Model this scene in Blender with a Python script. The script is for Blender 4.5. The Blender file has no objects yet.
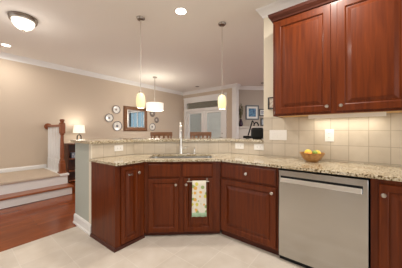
import bpy, bmesh, math, random
from mathutils import Vector, Matrix
random.seed(7)
S = bpy.context.scene
COL = S.collection
PI = math.pi
# ------------------------------------------------------------------ camera, world, lights, exposure
cam_d = bpy.data.cameras.new('camera'); cam = bpy.data.objects.new('camera', cam_d); COL.objects.link(cam)
cam.location = (0, 0, 1.24)
cam.rotation_euler = (PI/2, 0, -math.radians(51.5))
cam_d.sensor_width = 36; cam_d.lens = 36*197/402; cam_d.shift_y = -2.7/402
cam_d.clip_start = .02
S.camera = cam
W = bpy.data.worlds.new('daylight'); S.world = W; W.use_nodes = True
bg = W.node_tree.nodes['Background']
bg.inputs[0].default_value = (1.0, 0.99, 0.985, 1); bg.inputs[1].default_value = 1.15
S.view_settings.view_transform = 'Standard'; S.view_settings.look = 'None'
S.view_settings.gamma = 1; S.view_settings.use_curve_mapping = False
S.view_settings.exposure = 0.55
WARM = (1.0, 0.93, 0.84)
CAN_W, FLUSH_W, PEND_W, CHAND_W, LAMP_W, UNDER_W = 15, 3.0, 3, 24, 2.5, .8
CEIL = 2.87

# ------------------------------------------------------------------ materials
def nmat(name):
    m = bpy.data.materials.new(name); m.use_nodes = True
    return m, m.node_tree.nodes, m.node_tree.links, m.node_tree.nodes['Principled BSDF']
def flat(name, c, rough=.5, metal=0, coat=0, spec=.5, bump=0, bscale=60):
    m, N, L, b = nmat(name)
    b.inputs['Base Color'].default_value = (*c, 1); b.inputs['Roughness'].default_value = rough
    b.inputs['Metallic'].default_value = metal; b.inputs['Coat Weight'].default_value = coat
    b.inputs['Specular IOR Level'].default_value = spec
    if bump:
        t = N.new('ShaderNodeTexNoise'); t.inputs['Scale'].default_value = bscale
        tc = N.new('ShaderNodeTexCoord'); L.new(tc.outputs['Object'], t.inputs['Vector'])
        bp = N.new('ShaderNodeBump'); bp.inputs['Strength'].default_value = bump; bp.inputs['Distance'].default_value = .01
        L.new(t.outputs['Fac'], bp.inputs['Height']); L.new(bp.outputs[0], b.inputs['Normal'])
    return m
def emis(name, c, s, base=(.9, .88, .8)):
    m, N, L, b = nmat(name)
    b.inputs['Base Color'].default_value = (*base, 1); b.inputs['Roughness'].default_value = .35
    b.inputs['Emission Color'].default_value = (*c, 1); b.inputs['Emission Strength'].default_value = s
    return m
def ramp(N, stops):
    r = N.new('ShaderNodeValToRGB'); e = r.color_ramp.elements
    while len(e) < len(stops): e.new(.5)
    for k, (p, c) in enumerate(stops): e[k].position = p; e[k].color = (*c, 1)
    return r
def wood(name, c1, c2, rough=.3, scale=(14, 14, 1.2), coat=.3, rot=(0, 0, 0), spec=.2):
    m, N, L, b = nmat(name)
    tc = N.new('ShaderNodeTexCoord'); mp = N.new('ShaderNodeMapping')
    mp.inputs['Scale'].default_value = scale; mp.inputs['Rotation'].default_value = rot
    t = N.new('ShaderNodeTexNoise'); t.inputs['Scale'].default_value = 2.2; t.inputs['Detail'].default_value = 5; t.inputs['Distortion'].default_value = .6
    L.new(tc.outputs['Object'], mp.inputs[0]); L.new(mp.outputs[0], t.inputs['Vector'])
    r = ramp(N, [(.3, c1), (.7, c2)]); L.new(t.outputs['Fac'], r.inputs[0]); L.new(r.outputs[0], b.inputs['Base Color'])
    b.inputs['Roughness'].default_value = rough; b.inputs['Coat Weight'].default_value = coat; b.inputs['Coat Roughness'].default_value = .15; b.inputs['Specular IOR Level'].default_value = spec
    return m
def granite(name):
    m, N, L, b = nmat(name)
    tc = N.new('ShaderNodeTexCoord')
    t = N.new('ShaderNodeTexNoise'); t.inputs['Scale'].default_value = 80; t.inputs['Detail'].default_value = 4
    t2 = N.new('ShaderNodeTexNoise'); t2.inputs['Scale'].default_value = 7; t2.inputs['Detail'].default_value = 3
    L.new(tc.outputs['Object'], t.inputs['Vector']); L.new(tc.outputs['Object'], t2.inputs['Vector'])
    r = ramp(N, [(.34, (.04, .025, .013)), (.42, (.24, .17, .085)), (.50, (.52, .46, .33)), (.64, (.68, .63, .52))])
    r2 = ramp(N, [(.35, (.72, .62, .5)), (.65, (1, 1, .98))])
    mx = N.new('ShaderNodeMixRGB'); mx.blend_type = 'MULTIPLY'; mx.inputs[0].default_value = .7
    L.new(t.outputs['Fac'], r.inputs[0]); L.new(t2.outputs['Fac'], r2.inputs[0])
    L.new(r.outputs[0], mx.inputs[1]); L.new(r2.outputs[0], mx.inputs[2]); L.new(mx.outputs[0], b.inputs['Base Color'])
    b.inputs['Roughness'].default_value = .16; b.inputs['Coat Weight'].default_value = .4; b.inputs['Coat Roughness'].default_value = .05
    return m
def tiles(name, c, g, size, off=(0, 0, 0), rough=.35, axis='xy', mort=.012, var=.08):
    """square tiles; axis picks the plane the grid lies in ('xy' floor, 'yz' wall facing x, 'dz' wall at 45 degrees, 'xz')"""
    m, N, L, b = nmat(name)
    tc = N.new('ShaderNodeTexCoord'); sp = N.new('ShaderNodeSeparateXYZ'); cb = N.new('ShaderNodeCombineXYZ')
    L.new(tc.outputs['Object'], sp.inputs[0])
    ax = {'x': sp.outputs[0], 'y': sp.outputs[1], 'z': sp.outputs[2]}
    for k in (0, 1): L.new(ax[axis[k]], cb.inputs[k])
    mp = N.new('ShaderNodeMapping'); mp.inputs['Location'].default_value = off
    L.new(cb.outputs[0], mp.inputs[0])
    br = N.new('ShaderNodeTexBrick'); br.offset = 0; br.squash = 1
    br.inputs['Scale'].default_value = 1; br.inputs['Brick Width'].default_value = size; br.inputs['Row Height'].default_value = size
    br.inputs['Mortar Size'].default_value = mort*size/2; br.inputs['Mortar Smooth'].default_value = .3; br.inputs['Bias'].default_value = 0
    br.inputs['Color1'].default_value = (*[v*(1-var) for v in c], 1); br.inputs['Color2'].default_value = (*[min(1, v*(1+var)) for v in c], 1)
    br.inputs['Mortar'].default_value = (*g, 1)
    L.new(mp.outputs[0], br.inputs['Vector'])
    t = N.new('ShaderNodeTexNoise'); t.inputs['Scale'].default_value = 6; t.inputs['Detail'].default_value = 4
    L.new(tc.outputs['Object'], t.inputs['Vector'])
    r = ramp(N, [(.3, (.86, .84, .81)), (.7, (1, 1, 1))]); L.new(t.outputs['Fac'], r.inputs[0])
    mx = N.new('ShaderNodeMixRGB'); mx.blend_type = 'MULTIPLY'; mx.inputs[0].default_value = 1
    L.new(br.outputs['Color'], mx.inputs[1]); L.new(r.outputs[0], mx.inputs[2]); L.new(mx.outputs[0], b.inputs['Base Color'])
    bp = N.new('ShaderNodeBump'); bp.invert = True; bp.inputs['Strength'].default_value = .4; bp.inputs['Distance'].default_value = .003
    L.new(br.outputs['Fac'], bp.inputs['Height']); L.new(bp.outputs[0], b.inputs['Normal'])
    b.inputs['Roughness'].default_value = rough
    return m
def planks(name):
    m, N, L, b = nmat(name)
    tc = N.new('ShaderNodeTexCoord')
    br = N.new('ShaderNodeTexBrick'); br.offset = .37
    br.inputs['Scale'].default_value = 1; br.inputs['Brick Width'].default_value = 1.1; br.inputs['Row Height'].default_value = .083
    br.inputs['Mortar Size'].default_value = .0012; br.inputs['Color1'].default_value = (.20, .042, .008, 1); br.inputs['Color2'].default_value = (.29, .068, .014, 1)
    br.inputs['Mortar'].default_value = (.12, .035, .015, 1)
    L.new(tc.outputs['Object'], br.inputs['Vector'])
    mp = N.new('ShaderNodeMapping'); mp.inputs['Scale'].default_value = (1.2, 16, 1); L.new(tc.outputs['Object'], mp.inputs[0])
    t = N.new('ShaderNodeTexNoise'); t.inputs['Scale'].default_value = 3; t.inputs['Detail'].default_value = 5; L.new(mp.outputs[0], t.inputs['Vector'])
    r = ramp(N, [(.3, (.75, .72, .7)), (.7, (1.1, 1.1, 1.1))]); L.new(t.outputs['Fac'], r.inputs[0])
    mx = N.new('ShaderNodeMixRGB'); mx.blend_type = 'MULTIPLY'; mx.inputs[0].default_value = 1
    L.new(br.outputs['Color'], mx.inputs[1]); L.new(r.outputs[0], mx.inputs[2]); L.new(mx.outputs[0], b.inputs['Base Color'])
    b.inputs['Roughness'].default_value = .2; b.inputs['Specular IOR Level'].default_value = .25; b.inputs['Coat Weight'].default_value = .08; b.inputs['Coat Roughness'].default_value = .12
    return m
def glass(name, tint=(.9, .95, .97), gl=.12):
    m, N, L, b = nmat(name); N.remove(b)
    tr = N.new('ShaderNodeBsdfTransparent'); tr.inputs[0].default_value = (*tint, 1)
    g = N.new('ShaderNodeBsdfGlossy'); g.inputs['Roughness'].default_value = .02
    mx = N.new('ShaderNodeMixShader'); mx.inputs[0].default_value = gl
    L.new(tr.outputs[0], mx.inputs[1]); L.new(g.outputs[0], mx.inputs[2]); L.new(mx.outputs[0], N['Material Output'].inputs[0])
    return m
def steel(name, c=(.56, .55, .53), rough=.28, brush=(1, 1, 90), aniso=0, arot=0):
    m, N, L, b = nmat(name)
    b.inputs['Base Color'].default_value = (*c, 1); b.inputs['Metallic'].default_value = 1; b.inputs['Roughness'].default_value = rough
    tc = N.new('ShaderNodeTexCoord'); mp = N.new('ShaderNodeMapping'); mp.inputs['Scale'].default_value = brush
    t = N.new('ShaderNodeTexNoise'); t.inputs['Scale'].default_value = 4; t.inputs['Detail'].default_value = 4
    L.new(tc.outputs['Object'], mp.inputs[0]); L.new(mp.outputs[0], t.inputs['Vector'])
    if aniso:
        tg = N.new('ShaderNodeTangent'); tg.direction_type = 'RADIAL'; tg.axis = 'Z'
        L.new(tg.outputs[0], b.inputs['Tangent']); b.inputs['Anisotropic'].default_value = aniso; b.inputs['Anisotropic Rotation'].default_value = arot
    mr = N.new('ShaderNodeMapRange'); mr.inputs[3].default_value = rough-.02; mr.inputs[4].default_value = rough+.02
    L.new(t.outputs['Fac'], mr.inputs[0]); L.new(mr.outputs[0], b.inputs['Roughness'])
    return m
def towel_cloth(name):
    m, N, L, b = nmat(name)
    tc = N.new('ShaderNodeTexCoord')
    v = N.new('ShaderNodeTexVoronoi'); v.inputs['Scale'].default_value = 20; L.new(tc.outputs['Object'], v.inputs['Vector'])
    disc = ramp(N, [(.40, (1, 1, 1)), (.46, (0, 0, 0))]); L.new(v.outputs['Distance'], disc.inputs[0])
    hue = N.new('ShaderNodeSeparateColor'); L.new(v.outputs['Color'], hue.inputs[0])
    pal = ramp(N, [(0, (.72, .42, .10)), (.30, (.62, .58, .12)), (.55, (.30, .40, .16)), (.8, (.74, .70, .60))]); pal.color_ramp.interpolation = 'CONSTANT'
    L.new(hue.outputs[0], pal.inputs[0])
    mx = N.new('ShaderNodeMixRGB'); mx.inputs[1].default_value = (.74, .70, .60, 1)
    L.new(disc.outputs[0], mx.inputs[0]); L.new(pal.outputs[0], mx.inputs[2])
    sp = N.new('ShaderNodeSeparateXYZ'); L.new(tc.outputs['Object'], sp.inputs[0])
    lt = N.new('ShaderNodeMath'); lt.operation = 'LESS_THAN'; lt.inputs[1].default_value = .305; L.new(sp.outputs[2], lt.inputs[0])
    m2 = N.new('ShaderNodeMixRGB'); m2.inputs[2].default_value = (.42, .60, .42, 1)
    L.new(lt.outputs[0], m2.inputs[0]); L.new(mx.outputs[0], m2.inputs[1]); L.new(m2.outputs[0], b.inputs['Base Color'])
    b.inputs['Roughness'].default_value = .9
    return m
def art(name, ca, cb_, scale):
    m, N, L, b = nmat(name)
    tc = N.new('ShaderNodeTexCoord'); t = N.new('ShaderNodeTexNoise'); t.inputs['Scale'].default_value = scale; t.inputs['Detail'].default_value = 4
    L.new(tc.outputs['Object'], t.inputs['Vector']); r = ramp(N, [(.38, ca), (.62, cb_)]); L.new(t.outputs['Fac'], r.inputs[0])
    L.new(r.outputs[0], b.inputs['Base Color']); b.inputs['Roughness'].default_value = .5
    return m

M = dict(
 ceil=flat('ceiling_paint', (.86, .83, .79), .9, bump=.05, bscale=140),
 wall=flat('beige_wall_paint', (.575, .475, .375), .85, bump=.04, bscale=120),
 cream=flat('cream_wall_paint', (.70, .64, .52), .8, bump=.04, bscale=120),
 greige=flat('greige_wall_paint', (.46, .40, .345), .85, bump=.04, bscale=120),
 sage=flat('sage_wall_paint', (.42, .445, .395), .75, bump=.05, bscale=120),
 trim=flat('white_trim_paint', (.80, .79, .775), .4),
 white=flat('white_plastic', (.82, .80, .76), .35),
 cherry=wood('cherry_wood', (.078, .0125, .0015), (.145, .027, .003), .38, (16, 16, 1.0), .12),
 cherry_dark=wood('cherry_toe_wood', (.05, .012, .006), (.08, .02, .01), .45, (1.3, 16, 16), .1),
 oak=wood('red_oak_stain', (.20, .058, .022), (.32, .10, .04), .3, (14, 14, 1.2), .3),
 oakx=wood('red_oak_tread', (.24, .075, .03), (.36, .12, .05), .3, (1.2, 14, 14), .3),
 stool=wood('brown_stool_wood', (.135, .060, .028), (.215, .10, .048), .35, (1.2, 14, 14), .2),
 dark=wood('dark_bookcase_wood', (.075, .022, .010), (.125, .040, .018), .4, (14, 14, 1.2), .2),
 maple=wood('maple_underside', (.62, .36, .13), (.72, .45, .18), .45, (1.2, 14, 14), 0),
 bowl=wood('bowl_wood', (.30, .14, .045), (.50, .27, .10), .35, (10, 10, 10), .2),
 granite=granite('speckled_granite'),
 tilefloor=tiles('beige_floor_tile', (.66, .60, .525), (.74, .69, .62), .333, (-.051, -.115, 0), .38, 'xy', .02, .05),
 splash=tiles('cream_backsplash_tile_right', (.60, .525, .42), (.45, .38, .29), .16, (-.074, -.126, 0), .3, 'yz', .05, .05),
 splashx=tiles('cream_backsplash_tile_bar', (.60, .525, .42), (.45, .38, .29), .155, (.02, .013, 0), .3, 'xz', .04, .05),
 planks=planks('oak_floor_planks'),
 carpet=flat('beige_carpet', (.58, .48, .38), 1, spec=.05, bump=.6, bscale=260),
 steel=steel('brushed_stainless', (.47, .455, .43), rough=.16, brush=(1, 1, 8), aniso=.9, arot=0),
 sink=steel('satin_sink_steel', (.52, .52, .51), .3, (40, 40, 1)),
 nickel=flat('brushed_nickel', (.55, .51, .46), .3, 1),
 pewter=flat('antique_nickel', (.33, .29, .25), .35, 1),
 chrome=flat('polished_chrome', (.78, .77, .74), .12, 1),
 black=flat('black_plastic', (.008, .008, .008), .55, spec=.2),
 bronze=flat('dark_bronze', (.035, .028, .022), .45, .4),
 glass=glass('window_glass', (.93, .95, .95), .05), glassd=glass('transom_glass', (.62, .58, .52), .04),
 glasst=glass('tinted_window_glass', (.42, .52, .57), .05),
 mirror=flat('mirror_silver', (.86, .88, .88), .02, 1),
 lit=emis('lit_lens', (1, .93, .82), 6.0),
 bowlglass=emis('frosted_glass_lit', (1, .93, .82), .75),
 pendglass=emis('cream_glass_lit', (1, .76, .40), .36, (.72, .62, .38)),
 drum=emis('white_drum_shade_lit', (1, .92, .80), .48),
 shade=emis('linen_shade_lit', (1, .86, .66), .42),
 strip=emis('under_cabinet_lens', (1, .90, .70), 2.2),
 unlit=flat('unlit_lens', (.10, .09, .08), .4),
 towel=towel_cloth('citrus_print_cloth'),
 lemon=flat('lemon_skin', (.80, .58, .06), .45, bump=.2, bscale=160),
 orange=flat('orange_skin', (.78, .30, .03), .5, bump=.2, bscale=160),
 lime=flat('green_pear_skin', (.22, .32, .05), .4),
 peach=flat('peach_skin', (.75, .36, .16), .6),
 porcelain=flat('white_porcelain', (.70, .67, .62), .2, coat=.4),
 platerim=flat('blue_grey_glaze', (.13, .12, .13), .3),
 plategrey=flat('grey_brown_glaze', (.24, .19, .155), .3),
 artblue=art('blue_painting', (.015, .07, .20), (.10, .28, .46), 14),
 mat=flat('white_mat_board', (.80, .80, .78), .8),
 artgrey=art('grey_print', (.10, .14, .25), (.5, .52, .55), 22),
 artcream=art('cream_print', (.45, .34, .26), (.74, .68, .58), 30),
 frameblk=flat('black_frame', (.025, .022, .022), .4),
 frameblue=flat('slate_frame', (.10, .12, .14), .4),
 vase=flat('plum_ceramic', (.035, .012, .035), .2, coat=.4),
 leaf=flat('dry_olive_leaf', (.12, .11, .05), .7),
 stone=flat('white_mantel_paint', (.66, .62, .57), .45),
 firebox=flat('firebox_black', (.02, .018, .016), .8),
 seat=flat('tan_seat_cloth', (.35, .26, .17), .9),
 porch=flat('porch_siding', (.20, .19, .165), .8),
 ground=flat('porch_boards', (.40, .38, .35), .8),
 blind=flat('pale_blind_fabric', (.84, .89, .91), .9),
)
# ------------------------------------------------------------------ mesh helpers
class MB:
    def __init__(s): s.b = bmesh.new()
    def box(s, x0, x1, y0, y1, z0, z1):
        v = [s.b.verts.new(p) for p in ((x0,y0,z0),(x1,y0,z0),(x1,y1,z0),(x0,y1,z0),(x0,y0,z1),(x1,y0,z1),(x1,y1,z1),(x0,y1,z1))]
        for f in ((0,3,2,1),(4,5,6,7),(0,1,5,4),(1,2,6,5),(2,3,7,6),(3,0,4,7)): s.b.faces.new([v[i] for i in f])
        return s
    def prism(s, poly, z0, z1):
        a = [s.b.verts.new((x, y, z0)) for x, y in poly]; c = [s.b.verts.new((x, y, z1)) for x, y in poly]
        n = len(poly)
        s.b.faces.new(a[::-1]); s.b.faces.new(c)
        for i in range(n): s.b.faces.new((a[i], a[(i+1) % n], c[(i+1) % n], c[i]))
        return s
    def prism_y(s, poly, y0, y1):           # polygon in x-z
        a = [s.b.verts.new((x, y0, z)) for x, z in poly]; c = [s.b.verts.new((x, y1, z)) for x, z in poly]
        n = len(poly)
        s.b.faces.new(a); s.b.faces.new(c[::-1])
        for i in range(n): s.b.faces.new((a[i], c[i], c[(i+1) % n], a[(i+1) % n]))
        return s
    def lathe(s, prof, seg=24, c=(0, 0, 0), mtx=None, loop=False):
        rings = []
        for r, z in prof:
            if r < 1e-5: pts = [Vector((0, 0, z))]
            else: pts = [Vector((r*math.cos(2*PI*k/seg), r*math.sin(2*PI*k/seg), z)) for k in range(seg)]
            if mtx: pts = [mtx @ p for p in pts]
            rings.append([s.b.verts.new(p+Vector(c)) for p in pts])
        for A, B in zip(rings, rings[1:]+(rings[:1] if loop else [])):
            if len(A) == 1 and len(B) == 1: continue
            for k in range(seg):
                j = (k+1) % seg
                if len(A) == 1: s.b.faces.new((A[0], B[j], B[k]))
                elif len(B) == 1: s.b.faces.new((A[k], A[j], B[0]))
                else: s.b.faces.new((A[k], A[j], B[j], B[k]))
        for R, fl in (() if loop else ((rings[0], True), (rings[-1], False))):
            if len(R) > 1:
                try: s.b.faces.new(R[::-1] if fl else R)
                except ValueError: pass
        return s
    def tube(s, pts, r, seg=10):
        pts = [Vector(p) for p in pts]; rr = r if isinstance(r, (list, tuple)) else [r]*len(pts)
        rings = []; up = None
        for i, p in enumerate(pts):
            d = (pts[min(i+1, len(pts)-1)]-pts[max(i-1, 0)]).normalized()
            if up is None: up = d.orthogonal().normalized()
            else: up = (up-d*up.dot(d)).normalized()
            sd = d.cross(up)
            rings.append([s.b.verts.new(p+(up*math.cos(2*PI*k/seg)+sd*math.sin(2*PI*k/seg))*rr[i]) for k in range(seg)])
        for A, B in zip(rings, rings[1:]):
            for k in range(seg): s.b.faces.new((A[k], A[(k+1) % seg], B[(k+1) % seg], B[k]))
        s.b.faces.new(rings[0][::-1]); s.b.faces.new(rings[-1])
        return s
    def ball(s, c, r, sc=(1, 1, 1), seg=16):
        mt = Matrix.Translation(c) @ Matrix.Diagonal((*[r*k for k in sc], 1))
        bmesh.ops.create_uvsphere(s.b, u_segments=seg, v_segments=max(6, seg//2), radius=1, matrix=mt); return s
    def rings(s, loops):                      # nested rectangles (x0,x1,z0,z1,y), last one closed; the front of a panelled door
        R = []
        for x0, x1, z0, z1, y in loops: R.append([s.b.verts.new(p) for p in ((x0,y,z0),(x1,y,z0),(x1,y,z1),(x0,y,z1))])
        for A, B in zip(R, R[1:]):
            for k in range(4): s.b.faces.new((A[k], A[(k+1) % 4], B[(k+1) % 4], B[k]))
        s.b.faces.new(R[-1]); s.b.faces.new(R[0][::-1]); return s
    def sweep(s, path, prof, closed=False):   # prof: (offset to the right of the path, z); mitred corners
        n = len(path); P = [Vector(p) for p in path]; rows = []
        for i in range(n):
            ds = []
            if i > 0: ds.append((P[i]-P[i-1]).normalized())
            if i < n-1: ds.append((P[i+1]-P[i]).normalized())
            nr = [Vector((d.y, -d.x)) for d in ds]
            if len(nr) == 2: m = (nr[0]+nr[1]); m = m/(1+nr[0].dot(nr[1]))
            else: m = nr[0]
            rows.append([s.b.verts.new((P[i].x+m.x*o, P[i].y+m.y*o, z)) for o, z in prof])
        k = len(prof)
        for A, B in zip(rows, rows[1:]):
            for j in range(k): s.b.faces.new((A[j], A[(j+1) % k], B[(j+1) % k], B[j]))
        s.b.faces.new(rows[0]); s.b.faces.new(rows[-1][::-1]); return s
    def build(s, name, mat, parent=None, loc=(0, 0, 0), rz=0, smooth=False, bevel=0, rot=None):
        bmesh.ops.recalc_face_normals(s.b, faces=s.b.faces)
        me = bpy.data.meshes.new(name); s.b.to_mesh(me); s.b.free()
        o = bpy.data.objects.new(name, me); COL.objects.link(o)
        me.materials.append(M[mat] if isinstance(mat, str) else mat)
        o.location = loc; o.rotation_euler = rot if rot else (0, 0, rz)
        if parent: o.parent = parent
        if smooth:
            for p in me.polygons: p.use_smooth = True
            md = o.modifiers.new('es', 'EDGE_SPLIT'); md.split_angle = math.radians(38)
        if bevel:
            md = o.modifiers.new('bv', 'BEVEL'); md.width = bevel; md.segments = 2; md.limit_method = 'ANGLE'; md.angle_limit = math.radians(40)
        return o
def tag(o, label, cat, group=None):
    o['label'] = label; o['category'] = cat
    if group: o['group'] = group
    return o
def thing(name, label, cat, loc=(0, 0, 0), rz=0, group=None):
    o = bpy.data.objects.new(name, None); COL.objects.link(o); o.empty_display_size = .1
    o.location = loc; o.rotation_euler = (0, 0, rz)
    return tag(o, label, cat, group)
def struct(o, label=None):
    o['kind'] = 'structure'
    if label: o['label'] = label
    return o
def dup(root, loc, rz=None, label=None):
    def cp(o, par):
        c = o.copy(); COL.objects.link(c)
        if par: c.parent = par
        for ch in o.children: cp(ch, c)
        return c
    r = cp(root, None); r.location = loc
    if rz is not None: r.rotation_euler = (0, 0, rz)
    if label: r['label'] = label
    return r
def lamp(name, parent, loc, watts, size=.1, kind='POINT', color=WARM, rot=(0, 0, 0), spot=2.4):
    d = bpy.data.lights.new(name, kind); d.energy = watts; d.color = color
    if kind == 'AREA': d.shape = 'DISK'; d.size = size
    elif kind == 'SPOT': d.spot_size = spot; d.spot_blend = .6; d.shadow_soft_size = size
    else: d.shadow_soft_size = size
    o = bpy.data.objects.new(name, d); COL.objects.link(o); o.parent = parent; o.location = loc; o.rotation_euler = rot
    return o

# ------------------------------------------------------------------ the setting
XW = 2.6                                       # right kitchen wall
XD = 6.07                                      # wall with the french doors
YL = 5.8                                       # long left wall
struct(MB().box(-3, 7.75, -3, 6, -.1, -.006).build('floor_wood', 'planks'))
struct(MB().prism([(-3,-3),(2.7,-3),(2.7,1.7),(1.53,2.87),(-3,2.87)], -.006, 0).build('floor_tile', 'tilefloor'))
struct(MB().box(-3, 7.75, -3, 6, CEIL, CEIL+.1).build('ceiling', 'ceil'))
struct(MB().box(-3, XD+.15, YL, YL+.15, 0, CEIL).build('wall_left', 'wall'))
struct(MB().box(XW, XW+.15, -3, .99, 0, CEIL).build('wall_right', 'cream'))
DY0, DY1, DZ = 3.76, 5.62, 2.5                 # opening for the french doors
w = MB(); w.box(XD, XD+.15, 3.33, DY0, 0, CEIL); w.box(XD, XD+.15, DY1, YL, 0, CEIL); w.box(XD, XD+.15, DY0, DY1, DZ, CEIL)
struct(w.build('wall_back', 'wall'))
struct(MB().prism([(6.22,3.61),(7.6,2.23),(7.7,2.33),(6.32,3.71)], 0, CEIL).build('wall_fireplace', 'greige'))
w = MB(); w.box(7.6, 7.75, -3, -.85, 0, CEIL); w.box(7.6, 7.75, 1.0, 2.33, 0, CEIL); w.box(7.6, 7.75, -.85, 1.0, 0, .5); w.box(7.6, 7.75, -.85, 1.0, 2.5, CEIL)
struct(w.build('wall_living', 'greige'))
# added unseen wall behind the camera, darkens reflections; gap meant as bright dishwasher band
w = MB(); w.box(-2.75, -2.6, .46, 2.3, 0, CEIL); w.box(-2.75, -2.6, -3, .10, 0, CEIL); w.box(-2.75, -2.6, .10, .46, 2.2, CEIL)
struct(w.build('wall_kitchen_added', 'wall'))
# half wall carrying the raised bar
struct(MB().prism([(1.03,2.49),(1.6,2.49),(2.6,1.49),(2.6,.99),(2.75,.99),(2.75,1.85),(1.60,3.0),(1.03,3.0)], 0, 1.09).build('wall_bar', 'sage'))
struct(MB().box(1.02, 1.03, 2.48, 2.545, .135, 1.09).build('trim_1', 'cream'))
# baseboard round the end of the half wall
bbp = [(0, 0), (.022, 0), (.022, .02), (.014, .03), (.014, .105), (.007, .125), (0, .13)]
struct(MB().sweep([(1.03,2.49),(1.03,3.0),(1.6,3.0)], [(-o, z) for o, z in bbp][::1]).build('baseboard_bar', 'trim'))
# tile backsplash
struct(MB().box(XW-.01, XW, -1.2, .99, .916, 1.43).build('trim_2', 'splash'))
c45 = math.sqrt(.5)
struct(MB().box(0, .566, -.01, 0, .916, 1.09).build('trim_3', 'splashx', loc=(1.03, 2.49, 0)))
struct(MB().box(.004, 1.4142-.004, -.01, 0, .916, 1.09).build('trim_4', 'splashx', loc=(1.6, 2.49, 0), rz=-PI/4))
struct(MB().box(0, .5, -.01, 0, .916, 1.09).build('trim_5', 'splashx', loc=(2.6, 1.49, 0), rz=-PI/2))
# crown mouldings
crn = [(0, CEIL), (0, CEIL-.115), (.012, CEIL-.115), (.016, CEIL-.09), (.05, CEIL-.045), (.075, CEIL-.02), (.08, CEIL)]
struct(MB().sweep([(-3, YL), (XD, YL), (XD, 3.27), (XD+.17, 3.27)], crn).build('trim_6', 'trim'))
struct(MB().sweep([(2.75, .99), (XW, .99), (XW, -3)], crn).build('trim_7', 'trim'))
struct(MB().sweep([(6.22,3.61),(7.6,2.23),(7.6,-3)], crn).build('trim_8', 'trim'))
# white casing on the end of the door wall
struct(MB().box(XD-.02, XD+.17, 3.27, 3.33, 0, CEIL).box(XD-.02, XD, 3.33, 3.43, 0, CEIL-.1).build('trim_9', 'trim'))
struct(MB().sweep([(-3, YL), (1.38, YL)], [(0,.375),(.018,.375),(.018,.435),(.008,.455),(0,.46)]).build('baseboard_left', 'trim'))
struct(MB().sweep([(1.5, YL), (XD, YL)], bbp).build('baseboard_dining', 'trim'))

# stairs up to the landing
st = struct(MB().box(-3, 1.47, 4.45, YL, 0, .135).build('stairs', 'trim'), 'two white steps rising to a carpeted landing along the left wall')
MB().box(-3, 1.47, 4.69, YL, .135, .335).build('riser', 'trim', st)
MB().box(-3, 1.495, 4.42, 4.71, .136, .168).build('tread', 'oakx', st, bevel=.008)
MB().box(-3, 1.33, 4.655, YL-.02, .336, .378).build('landing_carpet', 'carpet', st, bevel=.012)
MB().box(1.33, 1.49, 4.655, YL-.02, .336, .376).build('landing_curb', 'trim', st, bevel=.006)

# french doors with a transom
fd = struct(MB().box(XD-.02, XD+.12, DY0-.1, DY0+.03, 0, 2.4).box(XD-.02, XD+.12, DY1-.03, DY1+.1, 0, 2.4).box(XD-.02, XD+.12, DY0-.1, DY1+.1, 2.4, 2.6)
   .box(XD-.02, XD+.12, DY0+.03, DY1-.03, 2.04, 2.15).box(XD-.035, XD-.0205, DY0-.12, DY1+.12, 2.56, 2.62).build('door_1', 'trim'), 'white french doors with a transom in the dining room')
MB().box(XD+.04, XD+.05, DY0+.03, DY1-.03, 2.15, 2.4).build('transom_pane', 'glassd', fd)
for nm, a, b in (('door_leaf', 4.70, 5.585), ('door_leaf', 3.795, 4.68)):
    lf = MB().box(XD+.02, XD+.06, a, a+.125, .01, 2.035).box(XD+.02, XD+.06, b-.125, b, .01, 2.035).box(XD+.02, XD+.06, a+.125, b-.125, .01, .27).box(XD+.02, XD+.06, a+.125, b-.125, 1.95, 2.035).build(nm, 'trim', fd)
    MB().box(XD+.035, XD+.045, a+.125, b-.125, .27, 1.95).build('pane', 'glass', lf)
    if a < 4:
        MB().box(XD+.047, XD+.051, a+.13, b-.13, .28, 1.94).build('roller_blind', 'blind', lf)
        MB().tube([(XD+.02, a+.06, 1.02), (XD-.03, a+.06, 1.02), (XD-.03, a+.15, 1.02)], .011).build('door_handle', 'pewter', lf, smooth=True)
        MB().lathe([(.02, 0), (.02, .015), (0, .016)], 14, mtx=Matrix.Rotation(-PI/2, 4, 'Y')).build('deadbolt', 'pewter', lf, loc=(XD+.02, a+.06, 1.16))
MB().box(XD+.15, XD+4, 2.8, 7.5, -.14, -.02).build('floor_porch', 'ground')['kind'] = 'structure'
MB().box(XD+2.2, XD+2.3, 4.7, 7.5, -.02, 3).build('wall_porch', 'porch')['kind'] = 'structure'
# living room window (seen in the mirror)
wf = MB(); X0 = 7.58
wf.box(X0, X0+.1, -.95, -.85, .4, 2.6); wf.box(X0, X0+.1, 1.0, 1.1, .4, 2.6); wf.box(X0, X0+.1, -.85, 1.0, 2.5, 2.6); wf.box(X0-.03, X0+.1, -.95, 1.1, .4, .5)
wf.box(X0+.04, X0+.09, .04, .11, .5, 2.5); wf.box(X0+.044, X0+.086, -.85, 1.0, 1.48, 1.53)
for y in (-.4, .55): wf.box(X0+.05, X0+.075, y-.012, y+.012, .5, 2.5)
wn = struct(wf.build('window_1', 'trim'), 'white framed living room window')
MB().box(X0+.06, X0+.066, -.85, 1.0, .5, 2.5).build('pane', 'glasst', wn)

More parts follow.
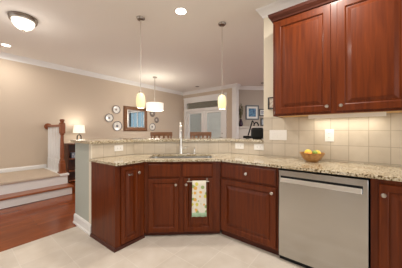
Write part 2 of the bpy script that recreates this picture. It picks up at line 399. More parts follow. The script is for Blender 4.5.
# ------------------------------------------------------------------ cabinets
def knob(parent, x, z, y=-.022, m='nickel'):
    mt = Matrix.Rotation(PI/2, 4, 'X')
    return MB().lathe([(.006, 0), (.006, .012), (.0155, .017), (.0165, .022), (.013, .028), (0, .03)], 16, mtx=mt).build('knob', m, parent, loc=(x, y, z), smooth=True)
def door(parent, x0, x1, z0, z1, fr=.06, name='door', mat='cherry'):
    """frame-and-raised-panel door standing 22 mm proud of the face frame (front is -y)"""
    t = -.022
    d = MB().rings([(x0,x1,z0,z1,0), (x0,x1,z0,z1,t+.004), (x0+.004,x1-.004,z0+.004,z1-.004,t), (x0+fr-.012,x1-fr+.012,z0+fr-.012,z1-fr+.012,t),
                    (x0+fr-.006,x1-fr+.006,z0+fr-.006,z1-fr+.006,t+.004), (x0+fr,x1-fr,z0+fr,z1-fr,t+.012)]).build(name, mat, parent)
    e = fr+.004
    if x1-x0 > 2*e+.05:
        g = min(.034, (x1-x0-2*e)*.3)
        MB().rings([(x0+e,x1-e,z0+e,z1-e,t+.0115), (x0+e,x1-e,z0+e,z1-e,t+.010), (x0+e+.006,x1-e-.006,z0+e+.006,z1-e-.006,t+.010), (x0+e+g,x1-e-g,z0+e+g,z1-e-g,t+.0005), (x0+e+g+.003,x1-e-g-.003,z0+e+g+.003,z1-e-g-.003,t)]).build('raised_panel', mat, d)
    return d
def drawer(parent, x0, x1, z0, z1, name='drawer'):
    t = -.022
    return MB().rings([(x0,x1,z0,z1,0), (x0,x1,z0,z1,t+.008), (x0+.012,x1-.012,z0+.012,z1-.012,t)]).build(name, 'cherry', parent)
# peninsula end cabinet (front faces -y)
YP = 1.958
c = thing('base_cabinet', 'narrow cherry base cabinet at the free end of the peninsula under the bar', 'cabinet', (1.037, YP, 0))
MB().prism([(0, 0), (.358, 0), (.56, .47), (.535, .515), (-.018, .515)], .012, .884).build('body', 'cherry', c)
d = door(c, .06, .285, .05, .862, .05)
knob(d, .262, .775)
MB().box(.135, .19, -.036, -.022, .762, .782).build('child_latch', 'chrome', d, bevel=.004)
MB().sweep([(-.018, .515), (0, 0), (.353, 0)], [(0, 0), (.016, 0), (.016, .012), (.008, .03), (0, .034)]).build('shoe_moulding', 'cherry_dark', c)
# corner sink cabinet at 45 degrees: face runs from (1.407,1.958) to (1.99,1.375)
SA = -math.radians(48.616)
c = thing('sink_cabinet', 'wide cherry corner sink cabinet with two doors below the sink', 'cabinet', (1.397, 1.957, 0), SA)
LW = .893
MB().prism([(0, 0), (LW, 0), (LW, .012), (0, .012)], .045, .884).box(.012, LW-.012, .49, .505, .045, .884).box(.012, LW-.012, .012, .49, .045, .06).build('body', 'cherry', c)
drawer(c, .047, .421, .70, .862, 'false_drawer_front'); drawer(c, .444, .800, .70, .862, 'false_drawer_front')
d = door(c, .047, .398, .06, .685, .058); knob(d, .367, .617)
d = door(c, .462, .805, .06, .685, .058); knob(d, .487, .617)
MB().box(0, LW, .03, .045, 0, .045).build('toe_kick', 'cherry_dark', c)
# drawer base to the right
XF = 1.99
c = thing('base_cabinet', 'cherry base cabinet with one drawer, between the sink corner and the dishwasher', 'cabinet', (XF, 1.285, 0), -PI/2)
MB().prism([(0, 0), (.675, 0), (.675, .59), (.5, .59), (0, .02)], .06, .884).build('body', 'cherry', c)
d = drawer(c, .022, .655, .70, .862); knob(d, .345, .782)
d = door(c, .022, .655, .085, .68, .065); knob(d, .62, .628)
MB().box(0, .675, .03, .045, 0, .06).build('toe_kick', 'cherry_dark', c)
# cabinet right of the dishwasher
c = thing('base_cabinet', 'cherry base cabinet cut by the right edge of the photo, beside the dishwasher', 'cabinet', (XF, -.078, 0), -PI/2)
MB().box(0, .75, 0, .59, .06, .884).build('body', 'cherry', c)
d = door(c, .045, .44, .085, .85, .06); knob(d, .07, .772)
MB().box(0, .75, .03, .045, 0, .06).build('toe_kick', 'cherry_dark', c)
# dishwasher
c = thing('dishwasher', 'stainless steel dishwasher with a bar handle under the granite counter', 'dishwasher', (XF, .605, 0), -PI/2)
MB().box(.008, .668, .0, .57, .07, .872).build('tub', 'black', c)
MB().box(.006, .67, -.03, -.002, .045, .868).build('door', 'steel', c, bevel=.006)
h = MB(); hp = [(-.068, .762), (-.044, .756), (-.044, .800), (-.050, .800)]
A = [h.b.verts.new((.03, y, z)) for y, z in hp]; B = [h.b.verts.new((.632, y, z)) for y, z in hp]
h.b.faces.new(A); h.b.faces.new(B[::-1])
for i in range(4): h.b.faces.new((A[i], B[i], B[(i+1) % 4], A[(i+1) % 4]))
h = h.build('handle', 'chrome', c, bevel=.003)
for a in (.04, .597): MB().box(a, a+.025, -.045, -.0305, .766, .795).build('handle_bracket', 'steel', h)
MB().box(.025, .637, -.0312, -.0301, .757, .816).build('handle_shadow_strip', 'black', c)  # black strip on the door standing in for the shadow above the handle
MB().box(.006, .67, .0, .02, 0, .06).build('toe_panel', 'black', c)
# granite worktop with the sink cut-out
def poly_slab(outer, holes, z0, z1):
    mb = MB(); b = mb.b; ed = []
    for lp in [outer]+holes:
        vs = [b.verts.new((x, y, z0)) for x, y in lp]
        ed += [b.edges.new((vs[i], vs[(i+1) % len(vs)])) for i in range(len(vs))]
    bmesh.ops.triangle_fill(b, use_beauty=True, use_dissolve=False, edges=ed)
    r = bmesh.ops.extrude_face_region(b, geom=list(b.faces))
    bmesh.ops.translate(b, vec=(0, 0, z1-z0), verts=[g for g in r['geom'] if isinstance(g, bmesh.types.BMVert)])
    return mb
n45 = Vector((c45, c45)); t45 = Vector((c45, -c45))
sA = Vector((1.395, 1.958)); sU = Vector((math.cos(SA), math.sin(SA))); sN = Vector((-sU.y, sU.x))
def D(d, t): v = sA+sU*t+sN*d; return (v.x, v.y)
def rrect(d0, d1, t0, t1, r):
    out = []
    for cx, cy, a0 in ((d0+r, t0+r, 180), (d1-r, t0+r, 270), (d1-r, t1-r, 0), (d0+r, t1-r, 90)):
        for k in range(5):
            a = math.radians(a0+22.5*k); out.append(D(cx+r*math.cos(a), cy+r*math.sin(a)))
    return out
worktop = poly_slab([(1.03,1.918),(1.378,1.918),(1.955,1.263),(1.955,-1.2),(2.589,-1.2),(2.589,1.4858),(1.5958,2.479),(.995,2.479)],
                    [rrect(.055, .458, .02, .82, .05)], .885, .915)
tag(worktop.build('countertop', 'granite', bevel=.004), 'lower speckled granite worktop with an undermount sink', 'countertop')
tag(MB().prism([(.985,2.452),(1.5842,2.452),(2.562,1.4742),(2.562,1.0),(3.0,1.0),(3.0,1.93),(1.89,3.04),(.985,3.04)], 1.091, 1.125).build('bar_counter', 'granite', bevel=.004),
    'raised granite bar top running above the tiled backsplash', 'countertop')
# sink
s = MB(); b = s.b
loops = [rrect(.035, .478, .0, .84, .05), rrect(.058, .455, .023, .817, .05), rrect(.07, .445, .035, .805, .06)]
zz = [.8845, .8845, .745]
R = [[b.verts.new((x, y, z)) for x, y in lp] for lp, z in zip(loops, zz)]
for A, B in zip(R, R[1:]):
    for k in range(len(A)): b.faces.new((A[k], A[(k+1) % len(A)], B[(k+1) % len(B)], B[k]))
b.faces.new(R[-1])
sk = tag(s.build('sink', 'sink'), 'stainless undermount sink in the corner worktop', 'sink')
MB().lathe([(0, .006), (.035, .006), (.045, 0)], 18).build('drain', 'chrome', sk, loc=(*D(.24, .42), .745), smooth=True)
# faucet
x, y = D(.484, .404)
fc = thing('faucet', 'tall chrome pull-down kitchen faucet standing behind the sink', 'faucet', (x, y, .915), SA)
MB().lathe([(.024, 0), (.024, .012), (.021, .02), (.02, .12), (.016, .13), (0, .131)], 18).build('base', 'chrome', fc, smooth=True)
pts = [(0, 0, .12), (0, 0, .33)]+[(-.0, -.085+.085*math.cos(a), .36+.085*math.sin(a)) for a in [PI*k/8 for k in range(0, 8)]]+[(0, -.172, .33)]
MB().tube(pts, .0155, 12).build('spout', 'chrome', fc, smooth=True)
MB().lathe([(.0, 0), (.017, .0), (.02, .02), (.016, .1), (.013, .105)], 16).build('spray_head', 'chrome', fc, loc=(0, -.172, .235), smooth=True)
MB().tube([(.018, 0, .075), (.05, -.005, .085), (.095, -.01, .10)], [.009, .008, .006], 10).build('lever', 'chrome', fc, smooth=True)
x, y = D(.484, .596)
sd = thing('soap_dispenser', 'small chrome soap pump beside the kitchen faucet', 'soap dispenser', (x, y, .915), SA)
MB().lathe([(.02, 0), (.02, .01), (.013, .02), (.012, .065), (0, .066)], 16).build('body', 'chrome', sd, smooth=True)
MB().tube([(0, 0, .064), (0, 0, .09), (0, -.03, .098), (0, -.075, .088)], [.007, .008, .008, .006], 10).build('pump_spout', 'chrome', sd, smooth=True)

# upper cabinet, front faces -x
c = thing('wall_cabinet', 'large cherry wall cabinet with two raised-panel doors above the counter', 'cabinet', (2.27, .755, 1.41), -PI/2)
body = MB().box(0, 1.12, 0, .33, .012, 1.12).box(0, 1.12, 0, .02, 0, .012).box(0, .018, .02, .33, 0, .012).box(1.102, 1.12, .02, .33, 0, .012).build('body', 'cherry', c)
MB().box(.018, 1.102, .02, .328, .004, .012).build('underside', 'maple', c)
d = door(c, .025, .552, .02, 1.05, .072); knob(d, .522, .07)
d = door(c, .600, 1.10, .02, 1.05, .072); knob(d, .633, .07)
MB().sweep([(0, .33), (0, 0), (1.12, 0)], [(0, 1.075), (.012, 1.075), (.016, 1.09), (.04, 1.12), (.046, 1.15), (0, 1.15)]).build('crown_moulding', 'cherry_dark', c)
# under-cabinet light
c = thing('under_cabinet_light', 'slim white under-cabinet light fixture lit above the backsplash', 'light', (2.40, .42, 1.41), -PI/2)
MB().box(0, .62, .0, .14, -.020, .004).box(0, .62, 0, .008, -.034, -.020).build('housing', 'white', c)
MB().box(.01, .61, .015, .125, -.026, -.0221).build('diffuser', 'strip', c)
L_ = lamp('tube', c, (.31, .07, -.036), UNDER_W, .1, 'AREA', (1, .93, .83))
L_.data.shape = 'RECTANGLE'; L_.data.size = .58; L_.data.size_y = .1

# ------------------------------------------------------------------ ceiling lights
def can_light(x, y, label, lit=True, r=.085, watts=None):
    t = thing('recessed_light', label, 'ceiling light', (x, y, CEIL), 0, 'recessed ceiling lights')
    MB().lathe([(r*.82, -.002), (r*.84, -.007), (r*1.05, -.006), (r*1.08, 0)], 28, loop=True).build('trim_ring', 'white' if lit else 'pewter', t, smooth=True)
    MB().lathe([(0, -.0062), (r*.82, -.0062), (r*.82, -.001)], 28).build('lens', 'lit' if lit else 'unlit', t)
    if lit: lamp('bulb', t, (0, 0, -.03), watts or CAN_W, .15, 'AREA')
    return t
can_light(1.92, 1.875, 'lit recessed ceiling light in front of the bar pendants')
can_light(.62, 5.2, 'lit recessed ceiling light over the stair landing', r=.075, watts=8)
can_light(5.53, 4.57, 'unlit dark recessed ceiling light before the french doors', False, .07)
can_light(6.5, 2.5, 'unlit dark recessed ceiling light near the fireplace', False, .07)
can_light(1.68, .2, 'added ceiling fill light out of view above the kitchen floor', watts=20)  # unseen lamp added to brighten the wall cabinet doors
can_light(6.1, .3, 'added ceiling fill light out of view in the living room', watts=34)  # unseen lamp added to lift the dim living room and fireplace wall
can_light(.2, 1.6, 'added ceiling fill light out of view to the left of the kitchen')  # another unseen lamp, added as fill for the kitchen
t = thing('flush_mount_light', 'domed nickel flush-mount ceiling light with frosted glass bowl', 'ceiling light', (.625, 3.755, CEIL))
MB().lathe([(.158, 0), (.165, -.015), (.15, -.032), (.16, -.042), (.155, -.056), (.135, -.056), (.135, 0)], 40, loop=True).build('rim', 'pewter', t, smooth=True)
MB().lathe([(.132, -.054), (.126, -.09), (.10, -.135), (.055, -.168), (0, -.178)], 40).build('glass_bowl', 'bowlglass', t, smooth=True)
MB().lathe([(0, -.172), (.016, -.178), (.019, -.188), (.010, -.20), (0, -.21)], 14).build('finial', 'pewter', t, smooth=True)
lamp('bulb', t, (0, 0, -.36), FLUSH_W, .14)
def pendant(x, y, label):
    t = thing('pendant_light', label, 'pendant light', (x, y, CEIL), 0, 'pendants over the raised bar')
    MB().lathe([(.06, 0), (.06, -.008), (.045, -.028), (.012, -.036), (0, -.036)], 24).build('canopy', 'pewter', t, smooth=True)
    MB().tube([(0, 0, -.035), (0, 0, 1.81-CEIL)], .005, 8).build('rod', 'nickel', t, smooth=True)
    z = 1.575-CEIL
    MB().lathe([(0, z+.25), (.012, z+.25), (.024, z+.235), (.028, z+.205), (0, z+.205)], 18).build('cap', 'pewter', t, smooth=True)
    MB().lathe([(.048, z), (.060, z+.04), (.066, z+.09), (.062, z+.15), (.048, z+.195), (.028, z+.214), (.026, z+.212), (.045, z+.192), (.059, z+.15), (.063, z+.09), (.057, z+.04), (.045, z+.002)], 28, loop=True).build('glass_shade', 'pendglass', t, smooth=True)
    lamp('bulb', t, (0, 0, z-.05), PEND_W, .05)
pendant(1.678, 2.445, 'cream glass pendant on a thin rod, over the bar left of the faucet')
pendant(2.53, 1.605, 'cream glass pendant on a thin rod, in front of the french doors')
t = thing('drum_chandelier', 'white drum shade chandelier hanging over the dining table', 'chandelier', (3.77, 4.77, CEIL))
MB().lathe([(.07, 0), (.07, -.01), (.05, -.03), (0, -.032)], 20).build('canopy', 'pewter', t, smooth=True)
MB().tube([(0, 0, -.03), (0, 0, 2.12-CEIL)], .012, 8).build('stem', 'nickel', t, smooth=True)
MB().lathe([(.25, 1.87-CEIL), (.255, 2.085-CEIL), (.25, 2.085-CEIL), (.245, 1.87-CEIL)], 36, loop=True).build('drum_shade', 'drum', t, smooth=True)
MB().lathe([(0, 1.875-CEIL), (.243, 1.878-CEIL), (.243, 1.884-CEIL), (0, 1.884-CEIL)], 36).build('diffuser', 'drum', t, smooth=True)
MB().lathe([(.0, 1.82-CEIL), (.018, 1.835-CEIL), (.02, 1.86-CEIL), (0, 1.874-CEIL)], 12).build('finial', 'pewter', t, smooth=True)
lamp('bulb', t, (0, 0, 1.80-CEIL), CHAND_W, .2); lamp('bulb', t, (0, 0, 2.12-CEIL), CHAND_W*.4, .2)

# ------------------------------------------------------------------ switches and outlets
def plate(w_, h_, loc, rz, label, kind, gangs=1, horiz=False):
    t = thing('wall_plate', label, 'outlet' if kind == 'outlet' else 'light switch', loc, rz)
    MB().box(-w_/2, w_/2, -.006, 0, 0, h_).build('cover_plate', 'white', t, bevel=.002)
    for g in range(gangs):
        gx = (g-(gangs-1)/2)*.046
        if kind == 'switch':
            if horiz: MB().box(gx-.011+0, gx+.011, -.012, -.006, h_/2-.02, h_/2+.02).build('toggle', 'white', t)
            else: MB().box(gx-.016, gx+.016, -.009, -.006, h_/2-.033, h_/2+.033).build('rocker', 'white', t, bevel=.002)
        else:
            for k in (-1, 1):
                ox, oz = (k*.022, h_/2) if horiz else (gx, h_/2+k*.022)
                r_ = MB().box(ox-.015, ox+.015, -.008, -.006, oz-.015, oz+.015).build('receptacle', 'white', t, bevel=.002)
                for q in (-.006, .006):
                    if horiz: MB().box(ox-.004, ox+.006, -.0086, -.008, oz+q-.0012, oz+q+.0012).build('slot', 'black', r_)
                    else: MB().box(ox+q-.0012, ox+q+.0012, -.0086, -.008, oz-.004, oz+.006).build('slot', 'black', r_)
    return t
plate(.122, .078, (1.365, 2.48, .978), 0, 'white horizontal outlet in the low backsplash left of the sink', 'outlet', 1, True)
plate(.135, .082, (2.59, 1.345, .985), -PI/2, 'left one of two white outlets in the backsplash right of the sink', 'outlet', 1, True)
plate(.135, .082, (2.59, 1.053, .985), -PI/2, 'white outlet in the low backsplash just under the black speaker', 'outlet', 1, True)
plate(.215, .128, (2.59, .80, 1.128), -PI/2, 'wide white multi-gang switch plate under the left corner of the wall cabinet', 'switch', 4)
plate(.084, .136, (2.59, .245, 1.126), -PI/2, 'upright white outlet on the tile above the fruit bowl', 'outlet', 1)

# ------------------------------------------------------------------ towel, bowl and fruit
def SC(x, y): return D(y, x)
tb = thing('towel_bar', 'thin nickel towel bar hung over the right sink door', 'towel bar', (*SC(.628, -.024), 0), SA)
MB().tube([(-.128, -.04, .660), (.128, -.04, .660)], .006, 10).build('rail', 'chrome', tb, smooth=True)
for sx in (-.105, .105):
    MB().box(sx-.008, sx+.008, -.043, -.0015, .665, .672).box(sx-.008, sx+.008, -.005, -.0015, .665, .690).build('hanger', 'pewter', tb)
def cloth(w_, ztop, zf, zb):
    mb = MB(); b = mb.b; cols = 13
    prof = [(-.008, zb)]+[(-.008, zb+(ztop-zb)*k/5) for k in range(1, 6)]+[(-.014, ztop+.008), (-.028, ztop+.010), (-.036, ztop)]+[(-.038, ztop+(zf-ztop)*k/10) for k in range(1, 11)]
    prof = [(y+.014, z) for y, z in prof]
    grid = []
    for i in range(cols):
        u = i/(cols-1)-.5; row = []
        for y, z in prof:
            k = max(0, (ztop-z))
            wv = .006*math.sin(u*16+1)*min(1, k*6) if y < -.012 else 0
            row.append(b.verts.new((u*w_*(1+.10*k*2), y-.018+wv, z)))
        grid.append(row)
    for A, B in zip(grid, grid[1:]):
        for j in range(len(A)-1): b.faces.new((A[j], A[j+1], B[j+1], B[j]))
    return mb
tw = cloth(.158, .660, .258, .32).build('dish_towel', 'towel', loc=(*SC(.640, -.038), 0), rz=SA, smooth=True)
sl = tw.modifiers.new('so', 'SOLIDIFY'); sl.thickness = .002; sl.offset = 0
tag(tw, 'white dish towel printed with yellow and orange citrus, hanging on the sink door bar', 'towel')
bx, by = 2.40, .385
bw = tag(MB().lathe([(0, 0), (.055, 0), (.058, .006), (.085, .03), (.114, .078), (.122, .096), (.116, .096), (.106, .074), (.078, .03), (.05, .012), (0, .01)], 36).build('fruit_bowl', 'bowl', loc=(bx, by, .915), smooth=True),
         'round wooden bowl of fruit on the granite counter', 'bowl')
def lemon_mesh(name, mat, r, el, loc, rot, label, cat):
    mb = MB(); mb.lathe([(0, -r*el-.006), (.006, -r*el), (r*.5, -r*el*.78), (r*.87, -r*el*.4), (r, 0), (r*.87, r*el*.4), (r*.5, r*el*.78), (.006, r*el), (0, r*el+.006)], 18)
    return tag(mb.build(name, mat, loc=loc, rot=rot, smooth=True), label, cat)
zt = .915
t_ = Vector((.62, -.78)); n_ = Vector((.78, .62))     # across the view / away
def BP(a, bb, z): v = Vector((bx, by))+t_*a+n_*bb; return (v.x, v.y, zt+z)
lemon_mesh('lemon', 'lemon', .035, 1.25, BP(-.022, .036, .094), (PI/2, .1, .9), 'yellow lemon at the back left of the fruit bowl', 'fruit')
lemon_mesh('lemon', 'lemon', .034, 1.3, BP(.058, .006, .090), (PI/2, .2, -.6), 'yellow lemon on the right side of the fruit bowl', 'fruit')
tag(MB().ball((0, 0, 0), .033, (1, 1, .95), 20).build('orange', 'orange', loc=BP(-.052, -.034, .083), smooth=True), 'orange on the left front of the fruit bowl', 'fruit')
tag(MB().ball((0, 0, 0), .026, (1.1, 1, .95), 20).build('lime', 'lime', loc=BP(.010, -.036, .098), smooth=True), 'small green lime on top in the middle of the fruit bowl', 'fruit')

# ------------------------------------------------------------------ on the bar
sp = thing('smart_speaker', 'black rounded speaker standing at the right end of the raised bar', 'speaker', (2.815, 1.17, 1.125), -PI/2+.35)
MB().box(-.09, .09, -.055, .055, .006, .17).build('body', 'black', sp, bevel=.03)
MB().box(-.06, .06, -.045, .045, 0, .012).build('foot', 'black', sp)
dl = thing('desk_lamp', 'slim black desk lamp with a bent arm behind the black speaker', 'lamp', (2.90, 1.365, 1.125), -PI/2+.9)
MB().lathe([(0, 0), (.03, 0), (.03, .008), (.012, .014), (0, .014)], 20).build('base', 'black', dl, smooth=True)
MB().tube([(0, 0, .008), (.012, 0, .06)], .006, 8).tube([(.012, 0, .055), (.085, 0, .285)], .011, 8).build('arm', 'black', dl, smooth=True)
MB().tube([(.085, 0, .285), (.10, 0, .27), (.115, 0, .235)], .007, 8).tube([(.11, 0, .20), (.118, 0, .235), (.14, 0, .258), (.165, 0, .255), (.185, 0, .23), (.19, 0, .20)], .010, 8).build('head', 'black', dl, smooth=True)

# ------------------------------------------------------------------ small frame by the wall cabinet
def frame(name, w_, h_, loc, rz, label, fm, am, bw_=.02, mat_w=0, cat='picture'):
    t = thing(name, label, cat, loc, rz)
    f = MB()
    f.box(-w_/2, w_/2, -.022, 0, 0, bw_).box(-w_/2, w_/2, -.022, 0, h_-bw_, h_).box(-w_/2, -w_/2+bw_, -.022, 0, bw_, h_-bw_).box(w_/2-bw_, w_/2, -.022, 0, bw_, h_-bw_)
    f.build('frame', fm, t, bevel=.002)
    if mat_w:
        MB().box(-w_/2+bw_, w_/2-bw_, -.010, -.003, bw_, h_-bw_).build('mat_board', 'mat', t)
        k = bw_+mat_w; MB().box(-w_/2+k, w_/2-k, -.012, -.0101, k, h_-k).build('print', am, t)
    else: MB().box(-w_/2+bw_, w_/2-bw_, -.010, -.003, bw_, h_-bw_).build('print', am, t)
    return t
frame('picture_frame', .13, .155, (2.598, .862, 1.53), -PI/2, 'small dark framed cream print beside the wall cabinet', 'frameblk', 'artcream', .014)

# ------------------------------------------------------------------ fireplace corner
def FW(px_t): v = n45*6.951+t45*px_t; return v
fm_ = thing('fireplace_mantel', 'white fireplace mantel on the far angled wall', 'fireplace', (*(n45*6.945+t45*2.75), 0), -PI/4)
MB().box(-.72, .78, -.20, 0, 1.36, 1.41).build('shelf', 'stone', fm_, bevel=.006)
MB().box(-.66, .72, -.14, 0, 1.08, 1.36).build('frieze', 'stone', fm_)
for a in (-.66, .52): MB().box(a, a+.2, -.13, 0, 0, 1.08).build('pilaster', 'stone', fm_)
MB().box(-.46, .52, -.05, 0, 0, 1.08).build('firebox', 'firebox', fm_)
def onF(t, out, z): v = n45*(6.951-out)+t45*t; return (v.x, v.y, z)
frame('picture_frame', .50, .53, onF(2.675, .004, 1.66), -PI/4, 'large blue painting with white mat hung above the mantel', 'frameblue', 'artblue', .045, .07)
frame('picture_frame', .24, .26, onF(3.06, .004, 1.80), -PI/4, 'small dark framed print right of the blue painting', 'frameblk', 'artgrey', .035, .03)
frame('picture_frame', .22, .28, onF(3.10, .004, 1.44), -PI/4, 'black framed picture just above the right end of the mantel', 'frameblk', 'artgrey', .04, .0)
v_ = thing('vase', 'dark plum vase of dry branches on the left of the mantel', 'vase', onF(2.21, .125, 1.41))
MB().lathe([(0, 0), (.05, 0), (.075, .05), (.08, .11), (.06, .18), (.035, .23), (.045, .26), (.038, .26), (.03, .23), (0, .22)], 22).build('pot', 'vase', v_, smooth=True)
br = MB(); lv = MB()
for k in range(11):
    a = 2*PI*k/11+random.uniform(-.2, .2); q = random.uniform(.04, .09); hgt = random.uniform(.55, .82)
    p = [(0, 0, .2), (q*.4*math.cos(a), q*.4*math.sin(a), .2+(hgt-.2)*.5), (q*math.cos(a), q*math.sin(a), hgt)]
    br.tube(p, [.005, .004, .002], 5)
    for s_ in range(7):
        u = .35+.65*s_/6; i = 0 if u < .5 else 1; w_ = (u-.5*i)*2
        c0 = Vector(p[i]).lerp(Vector(p[i+1]), w_)
        lv.ball(c0+Vector((random.uniform(-.02, .02), random.uniform(-.02, .02), 0)), .022, (random.uniform(.5, 1), random.uniform(.3, .6), 1.2), 6)
br.build('branches', 'leaf', v_); lv.build('leaves', 'leaf', v_)

# ------------------------------------------------------------------ dining wall: mirror and plates
c = thing('wall_mirror', 'square mirror in a broad brown wooden frame on the dining wall', 'mirror', (3.79, YL-.002, 1.25))
mf = MB().rings([(-.44,.44,0,.80,0), (-.44,.44,0,.80,-.03), (-.42,.42,.02,.78,-.045), (-.32,.32,.12,.68,-.03), (-.31,.31,.13,.67,-.018)]).build('frame', 'stool', c)
MB().box(-.305, .305, -.022, -.0185, .135, .665).build('mirror_glass', 'mirror', c)
MB().box(-.325, .325, -.034, -.026, .115, .135).box(-.325, .325, -.034, -.026, .665, .685).box(-.325, -.305, -.034, -.026, .135, .665).box(.305, .325, -.034, -.026, .135, .665).build('liner', 'nickel', c)
def wplate(x, z, r, label, body, ringm, mid):
    t = thing('wall_dish', label, 'plate', (x, YL-.002, z), 0, 'decorative plates around the mirror')
    mt = Matrix.Rotation(PI/2, 4, 'X')
    MB().lathe([(0, 0), (r*.6, .002), (r, .022), (r, .026), (r*.62, .008), (0, .008)], 30, mtx=mt).build('dish', body, t, smooth=True)
    MB().lathe([(r*.86, .0195), (r*.88, .0215), (r*1.0, .029), (r*1.0, .027)], 30, mtx=mt, loop=True).build('rim_band', ringm, t, smooth=True)
    MB().lathe([(0, .0105), (r*.22, .0105), (r*.26, .0095), (r*.26, .0085)], 20, mtx=mt).build('motif', mid, t, smooth=True)
wplate(3.105, 1.905, .125, 'white plate with dark rim, highest of the three left of the mirror', 'porcelain', 'platerim', 'plategrey')
wplate(2.885, 1.64, .125, 'white plate with dark rim, farthest left of the mirror', 'porcelain', 'platerim', 'platerim')
wplate(3.14, 1.405, .15, 'large white plate with dark rim, lowest of the three left of the mirror', 'porcelain', 'platerim', 'platerim')
wplate(4.455, 1.88, .12, 'brown plate right of the mirror, half behind the drum chandelier', 'plategrey', 'platerim', 'porcelain')
wplate(4.64, 1.655, .105, 'small grey-brown plate, middle of the three right of the mirror', 'plategrey', 'platerim', 'porcelain')
wplate(4.455, 1.40, .135, 'white plate with dark rim, lowest of the three right of the mirror', 'porcelain', 'platerim', 'platerim')

# ------------------------------------------------------------------ newel, rail, balusters, bookcase, lamp
c = thing('stair_railing', 'wooden newel post and handrail with white balusters on the landing', 'railing', (1.405, 4.80, .376))
nw = MB().box(-.05, .05, -.05, .05, 0, .20).box(-.042, .042, -.042, .042, .20, .26)
nw.lathe([(.036, .26), (.042, .28), (.03, .30), (.038, .36), (.034, .60), (.028, .78), (.04, .80), (.04, .82)], 20)
nw.box(-.046, .046, -.046, .046, .82, 1.02)
nw.build('newel_post', 'oak', c, bevel=.004)
MB().lathe([(.05, 1.02), (.055, 1.035), (.03, 1.05), (.035, 1.065), (.045, 1.085), (.04, 1.11), (0, 1.125)], 20).build('finial', 'oak', c, smooth=True)
MB().box(-.03, .03, .046, .955, .955, 1.01).build('handrail', 'oak', c, bevel=.014)
MB().lathe([(.075, 0), (.075, .012), (.055, .02), (.05, .035), (0, .036)], 22, mtx=Matrix.Rotation(PI/2, 4, 'X')).build('rosette', 'oak', c, loc=(0, .984, .98), smooth=True)
for k in range(8):
    y = .14+.112*k
    MB().box(-.018, .018, y-.018, y+.018, .0, .22).lathe([(.016, .22), (.019, .24), (.013, .27), (.017, .4), (.012, .8), (.012, .96)], 10, c=(0, y, 0)).build('baluster', 'trim', c)
MB().box(-.065, .065, -.065, .065, 0, .03).build('base_block', 'oak', c, bevel=.004)
bc = thing('bookcase', 'dark wooden open bookcase against the left wall beyond the stairs', 'bookcase', (1.70, 5.42, 0))
MB().box(0, .025, 0, .35, 0, .915).build('side_panel', 'dark', bc); MB().box(.775, .80, 0, .35, 0, .915).build('side_panel', 'dark', bc)
MB().box(-.01, .81, -.01, .355, .915, .94).build('top', 'dark', bc, bevel=.003); MB().box(.025, .775, .335, .35, 0, .915).build('back_panel', 'dark', bc)
for z in (.05, .285, .58): MB().box(.025, .775, .005, .335, z-.022, z).build('shelf', 'oak', bc)
tag(MB().box(-.05, .05, -.05, .05, 0, .13).build('box', 'artgrey', loc=(1.86, 5.55, .58), bevel=.004), 'small pale blue and white box on the upper shelf of the bookcase', 'box')
tl = thing('table_lamp', 'table lamp with white shade and looped dark base on the bookcase', 'lamp', (1.99, 5.54, .94))
MB().box(-.07, .07, -.04, .04, 0, .015).tube([(-.045, 0, .012), (-.045, 0, .16)]+[(-.045*math.cos(a), 0, .16+.05*math.sin(a)) for a in [PI*k/8 for k in range(1, 8)]]+[(.045, 0, .16), (.045, 0, .012)], .013, 10).build('base', 'bronze', tl)
MB().tube([(0, 0, .20), (0, 0, .28)], .007, 8).build('stem', 'bronze', tl)
MB().lathe([(.135, .255), (.115, .455), (.112, .455), (.132, .255)], 32, loop=True).build('lamp_shade', 'shade', tl, smooth=True)
lamp('bulb', tl, (0, 0, .49), LAMP_W, .06); lamp('bulb', tl, (0, 0, .30), LAMP_W*.4, .05)

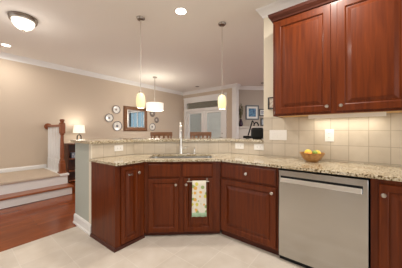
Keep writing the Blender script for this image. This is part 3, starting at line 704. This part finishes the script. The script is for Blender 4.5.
# ------------------------------------------------------------------ bar stools, dining table, chairs
def seat_obj(name, label, cat, loc, rz, group, seat_h, back_h, w_=.42, dpt=.40, wd='stool', rail=.075):
    """front towards -y, back posts at +y"""
    t = thing(name, label, cat, loc, rz, group)
    MB().box(-w_/2, w_/2, -dpt/2, dpt/2, seat_h-.05, seat_h).build('seat', 'seat', t, bevel=.012)
    for sx in (-1, 1):
        MB().tube([(sx*(w_/2-.025), -dpt/2+.025, 0), (sx*(w_/2-.03), -dpt/2+.03, seat_h-.05)], .017, 8).build('leg', wd, t, smooth=True)
        MB().tube([(sx*(w_/2-.025), dpt/2+.03, 0), (sx*(w_/2-.025), dpt/2-.022, seat_h-.03), (sx*(w_/2-.025), dpt/2+.03, back_h-.02)], .017, 8).build('leg', wd, t, smooth=True)
    st_ = MB()
    for yy, zz_ in ((-dpt/2+.028, .22), (dpt/2+.012, .26)): st_.tube([(-w_/2+.028, yy, zz_), (w_/2-.028, yy, zz_)], .010, 6)
    st_.build('stretcher', wd, t)
    n = 9; pr_ = []
    for k in range(n):
        u = -1+2*k/(n-1); pr_.append((u*w_/2, dpt/2+.045-.02*u*u))
    MB().prism([(x, y-.011) for x, y in pr_]+[(x, y+.011) for x, y in pr_[::-1]], back_h-rail, back_h).build('top_rail', wd, t, bevel=.006)
    MB().prism([(x*.9, y-.018) for x, y in pr_]+[(x*.9, y-.002) for x, y in pr_[::-1]], seat_h+.13, seat_h+.18).build('lower_rail', wd, t)
    for k in range(4):
        x = (-.5+k/3)*w_*.62
        MB().box(x-.02, x+.02, dpt/2+.022, dpt/2+.034, seat_h+.17, back_h-rail+.01).build('slat', wd, t)
    return t
gS = 'bar stools behind the raised bar'
def stool(px, dist, label):
    u = (px-201)/197
    Fv = Vector((math.cos(math.radians(38.5)), math.sin(math.radians(38.5)))); Rv = Vector((Fv.y, -Fv.x))
    p = (Fv+Rv*u)*dist
    return seat_obj('bar_stool', label, 'bar stool', (p.x, p.y, -.006), -PI/4, gS, .76, 1.232, .42, .36)
stool(160.5, 3.62, 'brown wooden bar stool behind the bar, nearer the mirror')
stool(202, 3.62, 'brown wooden bar stool behind the bar, in front of the french doors')
dt = thing('dining_table', 'dark wooden dining table under the drum chandelier', 'table', (3.95, 4.78, -.006))
MB().box(-.85, .85, -.5, .5, .72, .76).build('tabletop', 'dark', dt, bevel=.006)
for sx in (-1, 1):
    for sy in (-1, 1): MB().tube([(sx*.76, sy*.42, 0), (sx*.76, sy*.42, .72)], .035, 10).build('leg', 'dark', dt, smooth=True)
MB().box(-.78, .78, -.44, -.42, .63, .72).box(-.78, .78, .42, .44, .63, .72).box(-.78, -.76, -.42, .42, .63, .72).box(.76, .78, -.42, .42, .63, .72).build('apron', 'dark', dt)
gC = 'dining chairs round the table'
seat_obj('dining_chair', 'dark dining chair at the end of the table below the mirror', 'chair', (2.98, 4.72, -.006), PI/2, gC, .47, 1.07, .44, .42, 'dark')
seat_obj('dining_chair', 'dark dining chair on the bar side of the dining table', 'chair', (3.22, 4.02, -.006), PI, gC, .47, 1.06, .44, .42, 'dark')
